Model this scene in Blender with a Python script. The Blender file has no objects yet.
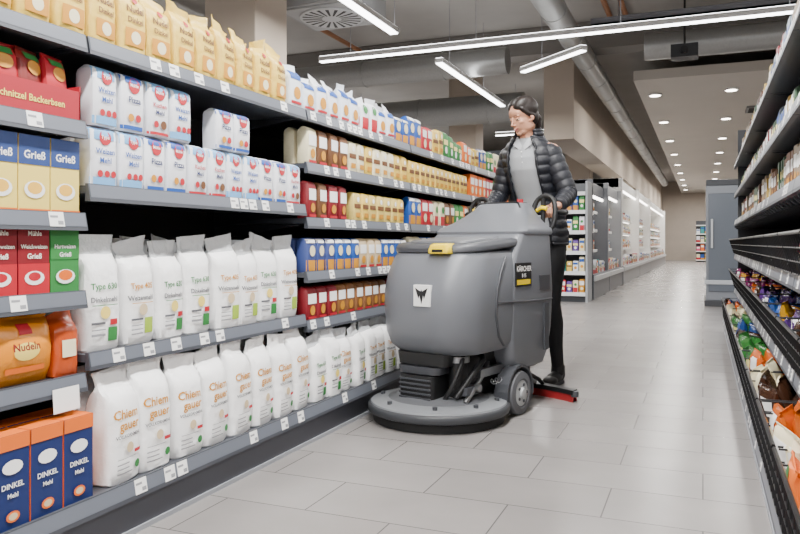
import bpy, bmesh, math, random
from mathutils import Vector, Matrix
random.seed(11)
D = bpy.data
SC = bpy.context.scene
COL = SC.collection

# ------------------------------------------------------------------ helpers
def lin(h):
    h = h.lstrip('#')
    out = []
    for i in (0, 2, 4):
        c = int(h[i:i+2], 16)/255
        out.append(c/12.92 if c <= .04045 else ((c+.055)/1.055)**2.4)
    return (*out, 1)

_mc = {}
def M(hexc, rough=.55, metal=0.0, emit=0.0, noise=0.0, bump=0.0, nscale=40, coat=0.0, trans=0.0):
    k = (hexc, rough, metal, emit, noise, bump, nscale, coat, trans)
    if k in _mc: return _mc[k]
    m = D.materials.new('mat_'+hexc.lstrip('#'))
    m.use_nodes = True
    nt = m.node_tree; b = nt.nodes['Principled BSDF']
    c = lin(hexc)
    b.inputs['Base Color'].default_value = c
    b.inputs['Roughness'].default_value = rough
    b.inputs['Metallic'].default_value = metal
    if coat: b.inputs['Coat Weight'].default_value = coat
    if trans: b.inputs['Alpha'].default_value = 1-trans
    if emit:
        b.inputs['Emission Color'].default_value = c
        b.inputs['Emission Strength'].default_value = emit
    if noise or bump:
        tc = nt.nodes.new('ShaderNodeTexCoord'); n = nt.nodes.new('ShaderNodeTexNoise')
        n.inputs['Scale'].default_value = nscale; n.inputs['Detail'].default_value = 4
        nt.links.new(tc.outputs['Object'], n.inputs['Vector'])
        if noise:
            r = nt.nodes.new('ShaderNodeValToRGB')
            r.color_ramp.elements[0].position = .3; r.color_ramp.elements[1].position = .7
            r.color_ramp.elements[0].color = (*[x*(1-noise) for x in c[:3]], 1)
            r.color_ramp.elements[1].color = (*[min(1, x*(1+noise)) for x in c[:3]], 1)
            nt.links.new(n.outputs['Fac'], r.inputs['Fac'])
            nt.links.new(r.outputs['Color'], b.inputs['Base Color'])
        if bump:
            bp = nt.nodes.new('ShaderNodeBump'); bp.inputs['Strength'].default_value = bump
            bp.inputs['Distance'].default_value = .01
            nt.links.new(n.outputs['Fac'], bp.inputs['Height'])
            nt.links.new(bp.outputs['Normal'], b.inputs['Normal'])
    _mc[k] = m
    return m

class MB:
    def __init__(s):
        s.v = []; s.f = []; s.m = []; s.sm = []; s.mats = []; s.ix = {}
    def mi(s, mat):
        if mat.name not in s.ix:
            s.ix[mat.name] = len(s.mats); s.mats.append(mat)
        return s.ix[mat.name]
    def add(s, vs, fs, mat, smooth=False):
        o = len(s.v); s.v.extend(vs); i = s.mi(mat)
        for f in fs:
            s.f.append([k+o for k in f]); s.m.append(i); s.sm.append(smooth)
    def box(s, x0, x1, y0, y1, z0, z1, mat, T=None):
        vs = [(x0,y0,z0),(x1,y0,z0),(x1,y1,z0),(x0,y1,z0),(x0,y0,z1),(x1,y0,z1),(x1,y1,z1),(x0,y1,z1)]
        if T: vs = [tuple(T(Vector(v))) for v in vs]
        s.add(vs, [(3,2,1,0),(4,5,6,7),(0,1,5,4),(1,2,6,5),(2,3,7,6),(3,0,4,7)], mat)
    def loft(s, rings, mat, cap=True, smooth=True, closed=True):
        n = len(rings[0]); vs = [tuple(p) for r in rings for p in r]; fs = []
        for k in range(len(rings)-1):
            for i in range(n if closed else n-1):
                j = (i+1) % n
                fs.append((k*n+i, k*n+j, (k+1)*n+j, (k+1)*n+i))
        s.add(vs, fs, mat, smooth)
        if cap:
            o = len(s.v)-len(vs); i = s.mi(mat)
            for base, rev in ((0, True), ((len(rings)-1)*n, False)):
                f = [o+base+q for q in range(n)]
                if rev: f.reverse()
                s.f.append(f); s.m.append(i); s.sm.append(smooth)
    def tube(s, path, rad, mat, n=12, cap=True, closed=False):
        P = [Vector(p) for p in path]
        if not isinstance(rad, (list, tuple)): rad = [rad]*len(P)
        rings = []; prev = None
        L = len(P)
        for k, p in enumerate(P):
            if closed: t = P[(k+1) % L]-P[k-1]
            elif k == 0: t = P[1]-P[0]
            elif k == L-1: t = P[-1]-P[-2]
            else: t = (P[k+1]-P[k]).normalized()+(P[k]-P[k-1]).normalized()
            t.normalize()
            if prev is None:
                a = Vector((0,0,1)) if abs(t.z) < .9 else Vector((1,0,0))
                x = a.cross(t).normalized()
            else:
                x = (prev-t*prev.dot(t)).normalized()
            prev = x; y = t.cross(x)
            rings.append([p+(x*math.cos(2*math.pi*i/n)+y*math.sin(2*math.pi*i/n))*rad[k] for i in range(n)])
        if closed: rings.append(rings[0])
        s.loft(rings, mat, cap=cap and not closed)
    def cap_tube(s, path, rad, mat, n=14):
        P = [Vector(p) for p in path]; R = list(rad)
        d0 = (P[0]-P[1]).normalized(); d1 = (P[-1]-P[-2]).normalized()
        pp = []; rr = []
        for a in (85, 60, 30):
            pp.append(P[0]+d0*R[0]*math.sin(math.radians(a))); rr.append(R[0]*math.cos(math.radians(a)))
        pp += P; rr += R
        for a in (30, 60, 85):
            pp.append(P[-1]+d1*R[-1]*math.sin(math.radians(a))); rr.append(R[-1]*math.cos(math.radians(a)))
        s.tube(pp, rr, mat, n)
    def ell(s, c, r, mat, n=20, mrings=12, Mx=None):
        rings = []
        for k in range(mrings+1):
            a = -math.pi/2+math.pi*k/mrings
            a = max(-1.55, min(1.55, a))
            ring = []
            for i in range(n):
                t = 2*math.pi*i/n
                p = Vector((r[0]*math.cos(a)*math.cos(t), r[1]*math.cos(a)*math.sin(t), r[2]*math.sin(a)))
                if Mx: p = Mx @ p
                ring.append(p+Vector(c))
            rings.append(ring)
        s.loft(rings, mat)
    def cyl(s, c0, c1, r, mat, n=24, r1=None):
        s.tube([c0, c1], [r, r if r1 is None else r1], mat, n)
    def obj(s, name, parent=None, angle=35, bevel=0):
        me = D.meshes.new(name)
        me.from_pydata([tuple(v) for v in s.v], [], s.f)
        for m in s.mats: me.materials.append(m)
        me.polygons.foreach_set('material_index', s.m)
        me.polygons.foreach_set('use_smooth', s.sm)
        me.update()
        if any(s.sm) and angle: me.set_sharp_from_angle(angle=math.radians(angle))
        ob = D.objects.new(name, me); COL.objects.link(ob)
        if parent: ob.parent = parent
        if bevel:
            b = ob.modifiers.new('bevel', 'BEVEL'); b.width = bevel; b.segments = 2
            b.limit_method = 'ANGLE'; b.angle_limit = math.radians(50)
        return ob

def empty(name, loc=(0,0,0), rz=0):
    e = D.objects.new(name, None); COL.objects.link(e)
    e.location = loc; e.rotation_euler = (0, 0, rz); e.empty_display_size = .1
    return e

def remesh(mb, name, voxel, smooth_it, parent, mat=None):
    ob = mb.obj(name+'_src', angle=0)
    r = ob.modifiers.new('r', 'REMESH'); r.mode = 'VOXEL'; r.voxel_size = voxel; r.use_smooth_shade = True
    sm = ob.modifiers.new('s', 'SMOOTH'); sm.factor = .5; sm.iterations = smooth_it
    dg = bpy.context.evaluated_depsgraph_get()
    me = D.meshes.new_from_object(ob.evaluated_get(dg))
    me.name = name
    D.objects.remove(ob)
    me.materials.clear(); me.materials.append(mat or mb.mats[0])
    me.polygons.foreach_set('use_smooth', [True]*len(me.polygons))
    me.polygons.foreach_set('material_index', [0]*len(me.polygons))
    o = D.objects.new(name, me); COL.objects.link(o); o.parent = parent
    return o

_tc = {}
def text2d(t):
    if t in _tc: return _tc[t]
    cu = D.curves.new('t', 'FONT'); cu.body = t; cu.size = 1; cu.resolution_u = 2
    cu.align_x = 'CENTER'; cu.offset = .02
    ob = D.objects.new('t', cu); COL.objects.link(ob)
    dg = bpy.context.evaluated_depsgraph_get(); dg.update()
    me = D.meshes.new_from_object(ob.evaluated_get(dg))
    vs = [(v.co.x, v.co.y) for v in me.vertices]; fs = [tuple(p.vertices) for p in me.polygons]
    D.objects.remove(ob); D.meshes.remove(me)
    _tc[t] = (vs, fs)
    return _tc[t]

# -------------------------------------------------------- product generator
PROF = {
 'sack': [(0,.9,.88),(.02,.99,.98),(.12,1.02,1.05),(.3,1.0,1.08),(.5,1.01,1.05),(.66,1.0,1.0),(.73,1.01,.88),(.79,1.02,.6),(.83,1.0,.3),(.87,.96,.1),(.93,1.02,.05),(1.0,1.12,.03)],
 'brick': [(0,.93,.93),(.03,1,1),(.5,1.01,1.03),(.86,1,1),(.93,.97,.9),(.97,.9,.6),(1.0,.88,.25)],
 'pillow': [(0,.98,.06),(.05,.94,.25),(.2,1,.8),(.5,1,1),(.8,1,.8),(.93,.93,.3),(.96,.94,.08),(1,1.0,.05)],
}
EXP = {'sack': 4.2, 'brick': 6, 'pillow': 3}
def frontfn(kind, w, d, h):
    if kind == 'box':
        return lambda s_, t: (s_*w, d/2, t*h)
    pr = PROF[kind]; e = EXP[kind]
    def f(s_, t):
        t = max(0, min(1, t))
        for a, b in zip(pr, pr[1:]):
            if a[0] <= t <= b[0]:
                k = (t-a[0])/(b[0]-a[0]); ww = a[1]+(b[1]-a[1])*k; dd = a[2]+(b[2]-a[2])*k; break
        x = min(.98, abs(2*s_/ww))
        return (s_*w, d/2*dd*(1-x**e)**(1/e), t*h)
    return f

def product(mb, org, r, out, w, d, h, kind, body, design=(), yaw=0, n=16, crumple=.0015, lean=0, off=.0016, sidemat=None, finmat=None):
    org = Vector(org); r = Vector(r); out = Vector(out)
    if yaw:
        R = Matrix.Rotation(yaw, 3, 'Z'); r = R @ r; out = R @ out
    Z = Vector((0,0,1))
    def T(s_, o, z): return org+r*s_+out*(o+lean*z)+Z*z
    if kind == 'box':
        vs = [T(*p) for p in ((-w/2,-d/2,0),(w/2,-d/2,0),(w/2,d/2,0),(-w/2,d/2,0),(-w/2,-d/2,h),(w/2,-d/2,h),(w/2,d/2,h),(-w/2,d/2,h))]
        mb.add(vs, [(0,1,2,3),(7,6,5,4),(4,5,1,0),(5,6,2,1),(6,7,3,2),(7,4,0,3)], sidemat or body)
        if sidemat:
            f = frontfn('box', w, d+.001, h)
            mb.add([T(*f(a,b)) for a,b in ((-.5,0),(.5,0),(.5,1),(-.5,1))], [(0,1,2,3)], body)
            off = .002
    else:
        pr = PROF[kind]; e = EXP[kind]
        sack = kind == 'sack'
        tw = random.uniform(-.05, .05) if sack else 0
        tl = random.uniform(-.035, .035) if sack else 0
        ph = random.uniform(0, 6)
        rings = []
        for (t, ww, dd) in pr:
            ring = []
            for i in range(n):
                a = 2*math.pi*(i+.5)/n; c, s_ = math.cos(a), math.sin(a)
                x = w/2*ww*math.copysign(abs(c)**(2/e), c); y = d/2*dd*math.copysign(abs(s_)**(2/e), s_)
                j = crumple if 0 < t < 1 else 0
                zz = t*h+(random.uniform(-j,j)*.5)
                if sack and t > .7:
                    zz += tl*x/w*2*(t-.7)/.3*.6; y += tw*(t-.8)*(1 if t > .8 else 0)*1.2+.006*(t-.7)/.3*math.sin(x*90+ph)
                ring.append(T(x+random.uniform(-j,j), y+random.uniform(-j,j)*.7, zz))
            rings.append(ring)
        if finmat and sack:
            mb.loft(rings[:9], body, cap=False); mb.loft(rings[8:], finmat, cap=False)
        else: mb.loft(rings, body)
    f = frontfn(kind, w, d, h)
    nlay = 0
    for el in design:
        nlay += 1; o2 = off+nlay*.0004
        if el[0] == 'rect':
            _, s0, t0, s1, t1, mt = el
            g = 5 if kind != 'box' else 1; vs = []; fs = []
            for a in range(g+1):
                for b in range(g+1):
                    p = f(s0+(s1-s0)*b/g, t0+(t1-t0)*a/g); vs.append(T(p[0], p[1]+o2, p[2]))
            for a in range(g):
                for b in range(g):
                    k = a*(g+1)+b; fs.append((k, k+1, k+g+2, k+g+1))
            mb.add(vs, fs, mt)
        elif el[0] == 'circ':
            s0, t0, rs, mt = el[1:5]
            rt = rs*w/h; vs = []; p = f(s0, t0); vs.append(T(p[0], p[1]+o2, p[2])); nn = 14
            for i in range(nn):
                a = 2*math.pi*i/nn; p = f(s0+rs*math.cos(a), t0+rt*math.sin(a)*(el[5] if len(el) > 5 else 1))
                vs.append(T(p[0], p[1]+o2, p[2]))
            mb.add(vs, [(0, 1+i, 1+(i+1) % nn) for i in range(nn)], mt)
        elif el[0] == 'text':
            _, tx, s0, t0, sz, mt = el
            vs, fs = text2d(tx)
            mb.add([T(*(lambda p: (p[0], p[1]+o2, p[2]))(f(s0+v[0]*sz, t0+v[1]*sz*w/h))) for v in vs], fs, mt)

W_ = M('#f1f0ee', .6); RED = M('#b5182a', .5); BLU = M('#1d4fa0', .5); NAVY = M('#13265c', .5)
YEL = M('#e8cf6a', .5); GOLD = M('#c98a1e', .5); ORA = M('#e06a14', .5); GRN = M('#2f7d3c', .5)
BRN = M('#6b4426', .55); CRE = M('#e6dcb8', .5); BLK = M('#101012', .5); GRY = M('#8f9094', .5); DGY = M('#5c5d62', .5)
PAPER = M('#f6f6f6', .42, bump=.8, nscale=16); PLAS = M('#e4e7ea', .2, bump=.8, nscale=40, trans=.35)
SKYB = M('#6fa7d8', .5); DKR = M('#7d1420', .5); LYEL = M('#efe08e', .45); BEI = M('#cdb894', .6)
PINK = M('#c94f78', .5); PUR = M('#5b3a8c', .5); TEA = M('#2a8c8c', .5); LIME = M('#9dbb3a', .5)

des_sackA = [('text','Weizenmehl',-.02,.42,.16,DGY),('text','Type 405',0,.53,.19,GOLD),('rect',.06,.10,.36,.25,LIME),('rect',-.36,.23,.0,.25,DGY),('rect',-.36,.18,.0,.19,GRY),('rect',-.36,.14,.0,.15,GRY),('rect',-.36,.1,.0,.11,GRY),('circ',.0,.33,.14,BEI),('rect',-.35,.39,.35,.397,GOLD)]
des_sackA2 = [('text','Dinkelmehl',0,.42,.16,DGY),('text','Type 630',0,.53,.19,GRN),('rect',.08,.08,.36,.2,GRN),('rect',-.36,.23,.0,.25,DGY),('circ',.0,.33,.14,YEL),('rect',-.36,.13,0,.15,GRY),('rect',.12,.22,.34,.27,RED),('rect',-.36,.18,.0,.19,GRY),('rect',-.35,.39,.35,.397,GRN)]
des_sackB = [('text','Chiem',-.05,.57,.28,GOLD),('text','gauer',.03,.47,.28,GOLD),('text','VOLLKORNMEHL',0,.40,.1,DGY),('rect',-.36,.17,.0,.18,GRY),('rect',-.36,.13,.0,.14,GRY),('rect',-.36,.09,.1,.10,GRY),('rect',-.36,.22,.2,.225,GRY),('circ',.26,.14,.09,GRN),('circ',0,.31,.11,BEI),('rect',.14,.25,.36,.28,RED)]
des_flour = [('rect',-.5,.78,.5,.97,SKYB),('circ',-.0,.82,.22,RED),('text','Type',0,.8,.15,W_),('text','Weizen',0,.55,.22,BLU),('text','Mehl',0,.40,.22,BLU),('rect',-.5,.03,.5,.16,SKYB),('circ',-.2,.22,.1,RED),('circ',.05,.22,.1,RED),('circ',.28,.22,.1,RED)]
des_flour2 = [('rect',-.5,.84,.5,.97,BLU),('circ',-.0,.8,.24,RED),('text','Mühle',0,.78,.14,W_),('text','Pizza',0,.5,.26,NAVY),('rect',-.5,.03,.5,.1,BLU),('circ',-.15,.24,.12,GOLD),('circ',.15,.24,.12,RED)]
des_flour3 = [('rect',-.5,.8,.5,.97,SKYB),('circ',-.0,.8,.24,RED),('text','Mühle',0,.78,.14,W_),('text','Kuchen',0,.53,.2,RED),('text','Mehl',0,.40,.2,NAVY),('rect',-.5,.03,.5,.08,RED),('circ',-.18,.22,.11,RED),('circ',.15,.22,.14,BRN)]
des_ybag = [('text','Nudel',0,.56,.26,BRN),('text','Dinkel',0,.42,.22,BRN),('rect',-.36,.1,.36,.34,GOLD),('circ',0,.22,.18,CRE),('circ',0,.73,.1,RED)]
des_yel2 = [('rect',-.45,.45,.45,.6,BRN),('circ',0,.75,.16,W_),('rect',-.3,.15,.3,.3,GOLD)]
des_blu = [('rect',-.5,.0,.5,.35,GOLD),('circ',0,.62,.3,CRE),('rect',-.5,.85,.5,.97,W_)]
des_brn = [('rect',-.42,.5,.42,.8,W_),('circ',0,.3,.25,GOLD),('rect',-.4,.05,.4,.12,RED)]
des_red = [('rect',-.42,.55,.42,.85,W_),('circ',0,.3,.28,CRE)]
des_grn = [('rect',-.42,.5,.42,.7,LYEL),('circ',0,.3,.25,W_)]
des_wh = [('rect',-.42,.65,.42,.85,BLU),('circ',0,.35,.28,GOLD),('rect',-.42,.1,.42,.16,RED)]
des_wh2 = [('rect',-.5,.0,.5,.4,RED),('circ',0,.65,.25,GRN)]

def row(mb, axis, face, y0, y1, z, w, d, h, choices, rows=2, kind='brick', gap=.006, n=14, jit=.006, hj=.0, dens=1.0, lean=0, crumple=.0012, block=1, fin=None, yaw=.06, cyc=False):
    r = (0, face, 0); out = (face, 0, 0)
    cnt = max(1, int((y1-y0+gap)/(w+gap))); step = (y1-y0)/cnt
    ch = None
    for i in range(cnt):
        if i % block == 0: ch = choices[(i//block) % len(choices)] if cyc else random.choice(choices)
        if random.random() > dens: continue
        for k in range(rows):
            hh = h*(1+random.uniform(-hj, hj))
            x = axis-face*(d/2+.012+k*(d+.008)+random.uniform(0, jit))
            y = y0+step*(i+.5)+random.uniform(-jit, jit)*.4
            product(mb, (x, y, z), r, out, w*.985, d, hh, kind, ch[0], ch[1] if k == 0 else (), yaw=random.uniform(-yaw, yaw), n=n, lean=lean*random.random(), crumple=crumple, finmat=fin)

# ------------------------------------------------------------------ room
def plane_obj(name, x0, x1, y0, y1, z0, z1, mat):
    mb = MB(); mb.box(x0, x1, y0, y1, z0, z1, mat); return mb.obj(name)

fm = D.materials.new('floor_tiles'); fm.use_nodes = True
nt = fm.node_tree; b = nt.nodes['Principled BSDF']
tc = nt.nodes.new('ShaderNodeTexCoord'); br = nt.nodes.new('ShaderNodeTexBrick')
nt.links.new(tc.outputs['Object'], br.inputs['Vector'])
br.inputs['Scale'].default_value = 1; br.inputs['Brick Width'].default_value = .6; br.inputs['Row Height'].default_value = .3
br.inputs['Mortar Size'].default_value = .0026; br.inputs['Mortar Smooth'].default_value = .3
br.inputs['Color1'].default_value = lin('#84807e'); br.inputs['Color2'].default_value = lin('#8d8987')
br.inputs['Mortar'].default_value = lin('#565453'); br.offset = .5
ns = nt.nodes.new('ShaderNodeTexNoise'); ns.inputs['Scale'].default_value = 3; ns.inputs['Detail'].default_value = 8
nt.links.new(tc.outputs['Object'], ns.inputs['Vector'])
mx = nt.nodes.new('ShaderNodeMix'); mx.data_type = 'RGBA'; mx.blend_type = 'OVERLAY'; mx.inputs['Factor'].default_value = .18
nt.links.new(br.outputs['Color'], mx.inputs['A']); nt.links.new(ns.outputs['Fac'], mx.inputs['B'])
nt.links.new(mx.outputs['Result'], b.inputs['Base Color'])
b.inputs['Roughness'].default_value = .27
bp = nt.nodes.new('ShaderNodeBump'); bp.inputs['Strength'].default_value = .25; bp.inputs['Distance'].default_value = .003; bp.invert = True
nt.links.new(br.outputs['Fac'], bp.inputs['Height']); nt.links.new(bp.outputs['Normal'], b.inputs['Normal'])
plane_obj('floor', -9, 6, -5, 40, -.1, 0, fm)

CEIL = M('#a5a29e', .9, noise=.06, nscale=1.5); CEIL2 = M('#c4bfb8', .9, noise=.03, nscale=1)
BEIGE = M('#b8ab9d', .85, noise=.04, nscale=2); WALLM = M('#b3a89d', .85, noise=.05, nscale=2)
plane_obj('ceiling', -9, 6, -5, 40, 4.0, 4.1, CEIL)
plane_obj('wall_left', -9.1, -9, -5, 40, 0, 4.0, WALLM)
plane_obj('wall_right', 6, 6.1, -5, 40, 0, 4.0, WALLM)
plane_obj('wall_back', -9, 6, 40, 40.1, 0, 4.0, WALLM)
plane_obj('trim_ceiling_drop', -1.0, 5.99, 12, 39.99, 3.4, 3.55, CEIL2)
plane_obj('trim_bulkhead', -2.4, -1.92, 12.0, 39.99, 2.55, 3.99, BEIGE)
plane_obj('trim_ceiling_beam', -8.99, 5.99, 10.6, 11.0, 3.6, 3.99, M('#77736f', .9))

def column(x, y, w, z1=3.99):
    mb = MB(); mb.box(x-w/2, x+w/2, y-w/2, y+w/2, 0, z1, BEIGE)
    mb.box(x-w/2-.02, x+w/2+.02, y-w/2-.02, y+w/2+.02, 0, .12, M('#4c4a48', .7))
    return mb.obj('column', bevel=.01)
column(-4.0, 5.9, .55); column(-4.0, 12.9, .5); column(-2.9, 19, .6, 3.99)

DUCT = M('#9c9d9c', .38, metal=.6, noise=.05)
def duct(path, r, n=24):
    mb = MB(); mb.tube(path, r, DUCT, n)
    P = [Vector(p) for p in path]
    for a, c in zip(P, P[1:]):
        L = (c-a).length; dd = (c-a).normalized(); k = .6
        while k < L:
            mb.tube([a+dd*(k-.02), a+dd*(k+.02)], r*1.05, DUCT, n); k += 1.2
    return mb.obj('ventilation_duct')
duct([(-8.7, 9.6, 3.3), (-2.4, 9.6, 3.3)], .18)
duct([(-8.7, 11.9, 3.1), (-2.7, 11.9, 3.1)], .24)
duct([(-1.5, 5, 3.4), (-1.5, 33, 3.4)], .14)
duct([(-.7, 10.1, 3.42), (5.6, 10.1, 3.42)], .17)
duct([(-6.2, 4.5, 3.45), (-6.2, 8.8, 3.45)], .25)
for x, z in ((-.95, 3.9), (-1.15, 3.9), (-5.0, 3.9)):
    mb = MB(); mb.tube([(x, 2, z), (x, 10.5, z)], .035, M('#9a6a4a', .5), 10); mb.obj('sprinkler_pipe')
mb = MB()
mb.box(-1.2, 5.5, 8.7, 9.0, 3.35, 3.4, DGY); mb.box(-1.2, 5.5, 8.7, 8.72, 3.35, 3.46, DGY); mb.box(-1.2, 5.5, 8.98, 9.0, 3.35, 3.46, DGY)
for x in (-.9, .6, 2.1, 3.6, 5.0): mb.cyl((x, 8.85, 3.46), (x, 8.85, 3.99), .006, DGY, 6)
mb.obj('cable_tray')
mb = MB(); mb.box(-.35, -.05, 9.2, 9.45, 3.05, 3.2, M('#2b2c2f', .5)); mb.cyl((-.2, 9.32, 3.2), (-.2, 9.32, 3.99), .012, BLK, 8); mb.cyl((-.2, 9.2, 3.12), (-.2, 9.14, 3.12), .04, BLK, 14)
mb.obj('ceiling_projector')
mb = MB(); mb.box(-3.95, -3.1, 6.3, 7.15, 3.2, 3.5, M('#9a9c9e', .5))
mb.box(-3.9, -3.15, 6.35, 7.1, 3.185, 3.2, M('#a8aaac', .5))
cx_, cy_ = -3.525, 6.725
mb.cyl((cx_, cy_, 3.17), (cx_, cy_, 3.186), .33, M('#c6c8ca', .5), 40)
for i in range(20):
    a = 2*math.pi*i/20; ca, sa = math.cos(a), math.sin(a)
    pts = [(cx_+ca*.1-sa*.008, cy_+sa*.1+ca*.008), (cx_+ca*.1+sa*.008, cy_+sa*.1-ca*.008), (cx_+ca*.3+sa*.018, cy_+sa*.3-ca*.018), (cx_+ca*.3-sa*.018, cy_+sa*.3+ca*.018)]
    mb.add([(p[0], p[1], 3.1685) for p in pts], [(0,1,2,3)], M('#2a2b2d', .6))
mb.box(-3.54, -3.5, 6.7, 6.74, 3.5, 3.99, GRY)
mb.obj('air_conditioning_diffuser', bevel=.008)

def strip(p0, p1, w, power, name='ceiling_light_strip'):
    p0 = Vector(p0); p1 = Vector(p1); c = (p0+p1)/2; L = (p1-p0).length
    ang = math.atan2((p1-p0).y, (p1-p0).x)
    mb = MB(); h = .05
    mb.box(-L/2, L/2, -w/2-.01, w/2+.01, 0, h, M('#d5d6d7', .4))
    mb.box(-L/2+.01, L/2-.01, -w/2, w/2, -.012, 0, M('#ffffff', .4, emit=11))
    mb.box(-L/2+.01, L/2-.01, -w/2, w/2, h, h+.008, M('#ffffff', .4, emit=8))  # added upward glow on top of the housing, brightens the ceiling
    k = -L/2+.4
    while k < L/2:
        mb.tube([(k, 0, h), (k, 0, 3.99-c.z)], .004, GRY, 6); k += 1.5
    ob = mb.obj(name); ob.location = c; ob.rotation_euler = (0, 0, ang)
    ld = D.lights.new(name+'_lamp', 'AREA'); ld.shape = 'RECTANGLE'; ld.size = L; ld.size_y = w; ld.energy = power
    ld.color = (1, .98, .95)
    lo = D.objects.new(name+'_lamp', ld); COL.objects.link(lo); lo.parent = ob; lo.location = (0, 0, -.02)
    return ob
strip((-4.16, 7.64, 3.0), (4.5, 7.64, 3.0), .06, 230)
strip((-2.9, 5.0, 3.0), (-2.9, 6.9, 3.0), .08, 70)
strip((-2.88, 8.2, 3.0), (-2.88, 11.2, 3.0), .08, 80)
strip((-2.08, 9.06, 3.0), (-1.21, 8.28, 3.0), .07, 45)
strip((-3.8, 14.2, 3.0), (-2.6, 14.2, 3.0), .08, 60)
strip((-.7, -3.5, 3.0), (-.7, 4.3, 3.0), .16, 450)  # added strip out of view, lights aisle and machine from the front
strip((1.6, -3.5, 3.0), (1.6, 6.0, 3.0), .12, 130)
strip((-4.6, -3.5, 3.0), (-4.6, 4.0, 3.0), .12, 150)
strip((3.4, 2, 3.0), (3.4, 7.4, 3.0), .12, 130)
strip((-6.6, 6, 2.7), (-6.6, 20, 2.7), .12, 280)
mb = MB(); DL = M('#fff6e8', .4, emit=14)
k = 13.2
while k < 39:
    for x in (-.75, .43, 1.9):
        mb.cyl((x, k, 3.37), (x, k, 3.4), .11, M('#d8d8d8', .4), 20); mb.cyl((x, k, 3.362), (x, k, 3.37), .085, DL, 20)
    k += 3.0
mb.box(.75, 1.35, 15, 15.6, 3.36, 3.4, M('#77787a', .5))
for i in range(8): mb.box(.79, 1.31, 15.04+i*.07, 15.07+i*.07, 3.352, 3.36, M('#3a3b3c', .6))
dlo = mb.obj('recessed_downlights')
for k in range(9):
    for x in (-.75, .43):
        ld = D.lights.new('downlight_lamp', 'AREA'); ld.shape = 'DISK'; ld.size = .17; ld.energy = 44 if k < 6 else 80; ld.color = (1, .96, .9)
        lo = D.objects.new('downlight_lamp', ld); COL.objects.link(lo); lo.location = (x, 13.2+3*k, 3.355)
        lo.parent = dlo

# ------------------------------------------------------------------ gondolas
STEEL = M('#484b52', .45, metal=.25); RAIL = M('#646973', .35); TAG = M('#f2f2f0', .5); PANEL = M('#2c2a2b', .7)
DST = M('#34363b', .45, metal=.3)
def shelf(mb, face, xf, xb, y0, y1, z, st=STEEL, rail=RAIL, tags=.45, lip=.045):
    a, c = sorted((xf-face*.012, xb))
    mb.box(a, c, y0, y1, z-.022, z, st)
    x0 = xf; x1 = xf-face*.014
    pts = [(x1, z+.006), (x0-face*.004, z+.006), (x0+face*.006, z-lip), (x1, z-lip)]
    vs = [(p[0], y0, p[1]) for p in pts]+[(p[0], y1, p[1]) for p in pts]
    mb.add(vs, [(0,1,2,3),(7,6,5,4),(0,4,5,1),(1,5,6,2),(2,6,7,3),(3,7,4,0)], st)
    def fr(y, t, o):
        x = (x0+face*.006)+((x0-face*.004)-(x0+face*.006))*t+face*o
        return (x, y, z-lip+t*(lip+.006))
    mb.add([fr(y0+.004,.22,.001), fr(y1-.004,.22,.001), fr(y1-.004,.95,.001), fr(y0+.004,.95,.001)], [(0,1,2,3) if face > 0 else (3,2,1,0)], rail)
    y = y0+.03
    while y < y1-.07:
        if random.random() < tags:
            w = .05
            mb.add([fr(y,.2,.002), fr(y+w,.2,.002), fr(y+w,.97,.002), fr(y,.97,.002)], [(0,1,2,3)], TAG)
            a_, b_ = (y+.004, y+.03) if face > 0 else (y+w-.03, y+w-.004)
            mb.add([fr(a_,.66,.0026), fr(b_,.66,.0026), fr(b_,.78,.0026), fr(a_,.78,.0026)], [(0,1,2,3)], GRY)
            a_, b_ = (y+.028, y+.046)
            mb.add([fr(a_,.3,.0026), fr(b_,.3,.0026), fr(b_,.5,.0026), fr(a_,.5,.0026)], [(0,1,2,3)], GRY)
        y += random.choice((.06, .09, .13))

def gondola(face, xbase, xf, xb, bays, top, z_base=.16):
    mb = MB()
    y0, y1 = bays[0][0], bays[-1][1]
    s = face
    def bx(xa, xc, *r): mb.box(min(xa, xc), max(xa, xc), *r)
    bx(xb, xb-s*.03, y0, y1, 0, top, PANEL)
    bx(xbase-s*.02, xb, y0, y1, 0, z_base-.05, M('#50525a', .45, metal=.3))
    bx(xbase-s*.012, xbase-s*.02, y0, y1, .0, .015, M('#8d9096', .4))
    shelf(mb, face, xbase, xb, y0, y1, z_base, tags=.3, lip=.05)
    for (a, c, levels) in bays:
        for z in levels: shelf(mb, face, xf, xb, a+.004, c-.004, z)
    ys = [bb[0] for bb in bays]+[y1]
    for y in ys:
        bx(xb, xb+s*.04, y-.018, y+.018, 0, top, DST)
        for (a, c, levels) in bays:
            if abs(a-y) < .01 or abs(c-y) < .01:
                for z in levels:
                    yo = .006 if abs(a-y) < .01 else -.006
                    vs = [(xb, y+yo-.002, z-.022), (xf-s*.03, y+yo-.002, z-.03), (xb, y+yo-.002, z-.1), (xb, y+yo+.002, z-.022), (xf-s*.03, y+yo+.002, z-.03), (xb, y+yo+.002, z-.1)]
                    mb.add(vs, [(0,1,2),(5,4,3),(0,3,4,1),(1,4,5,2),(2,5,3,0)], DST)
    bx(xf-s*.03, xb, y1, y1+.02, 0, top, DST)
    return mb

TOP = 1.456
LX, LB, LXB = -1.62, -1.56, -2.14
baysL = [(.35, 1.6, [.496, .73, .95, 1.21, TOP]), (1.6, 2.85, [.55, 1.035, TOP]),
         (2.85, 4.1, [.52, .738, .98, 1.225, TOP]), (4.1, 5.35, [.52, .738, .98, 1.225, TOP]), (5.35, 6.6, [.52, .738, .98, 1.225, TOP])]
g = gondola(1, LB, LX, LXB, baysL, 1.72)
g.add([(LX+.012, 1.47, .41), (LX+.012, 1.56, .41), (LX+.008, 1.56, .475), (LX+.008, 1.47, .475)], [(0,1,2,3)], TAG)
g.obj('supermarket_shelving_unit')

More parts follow.
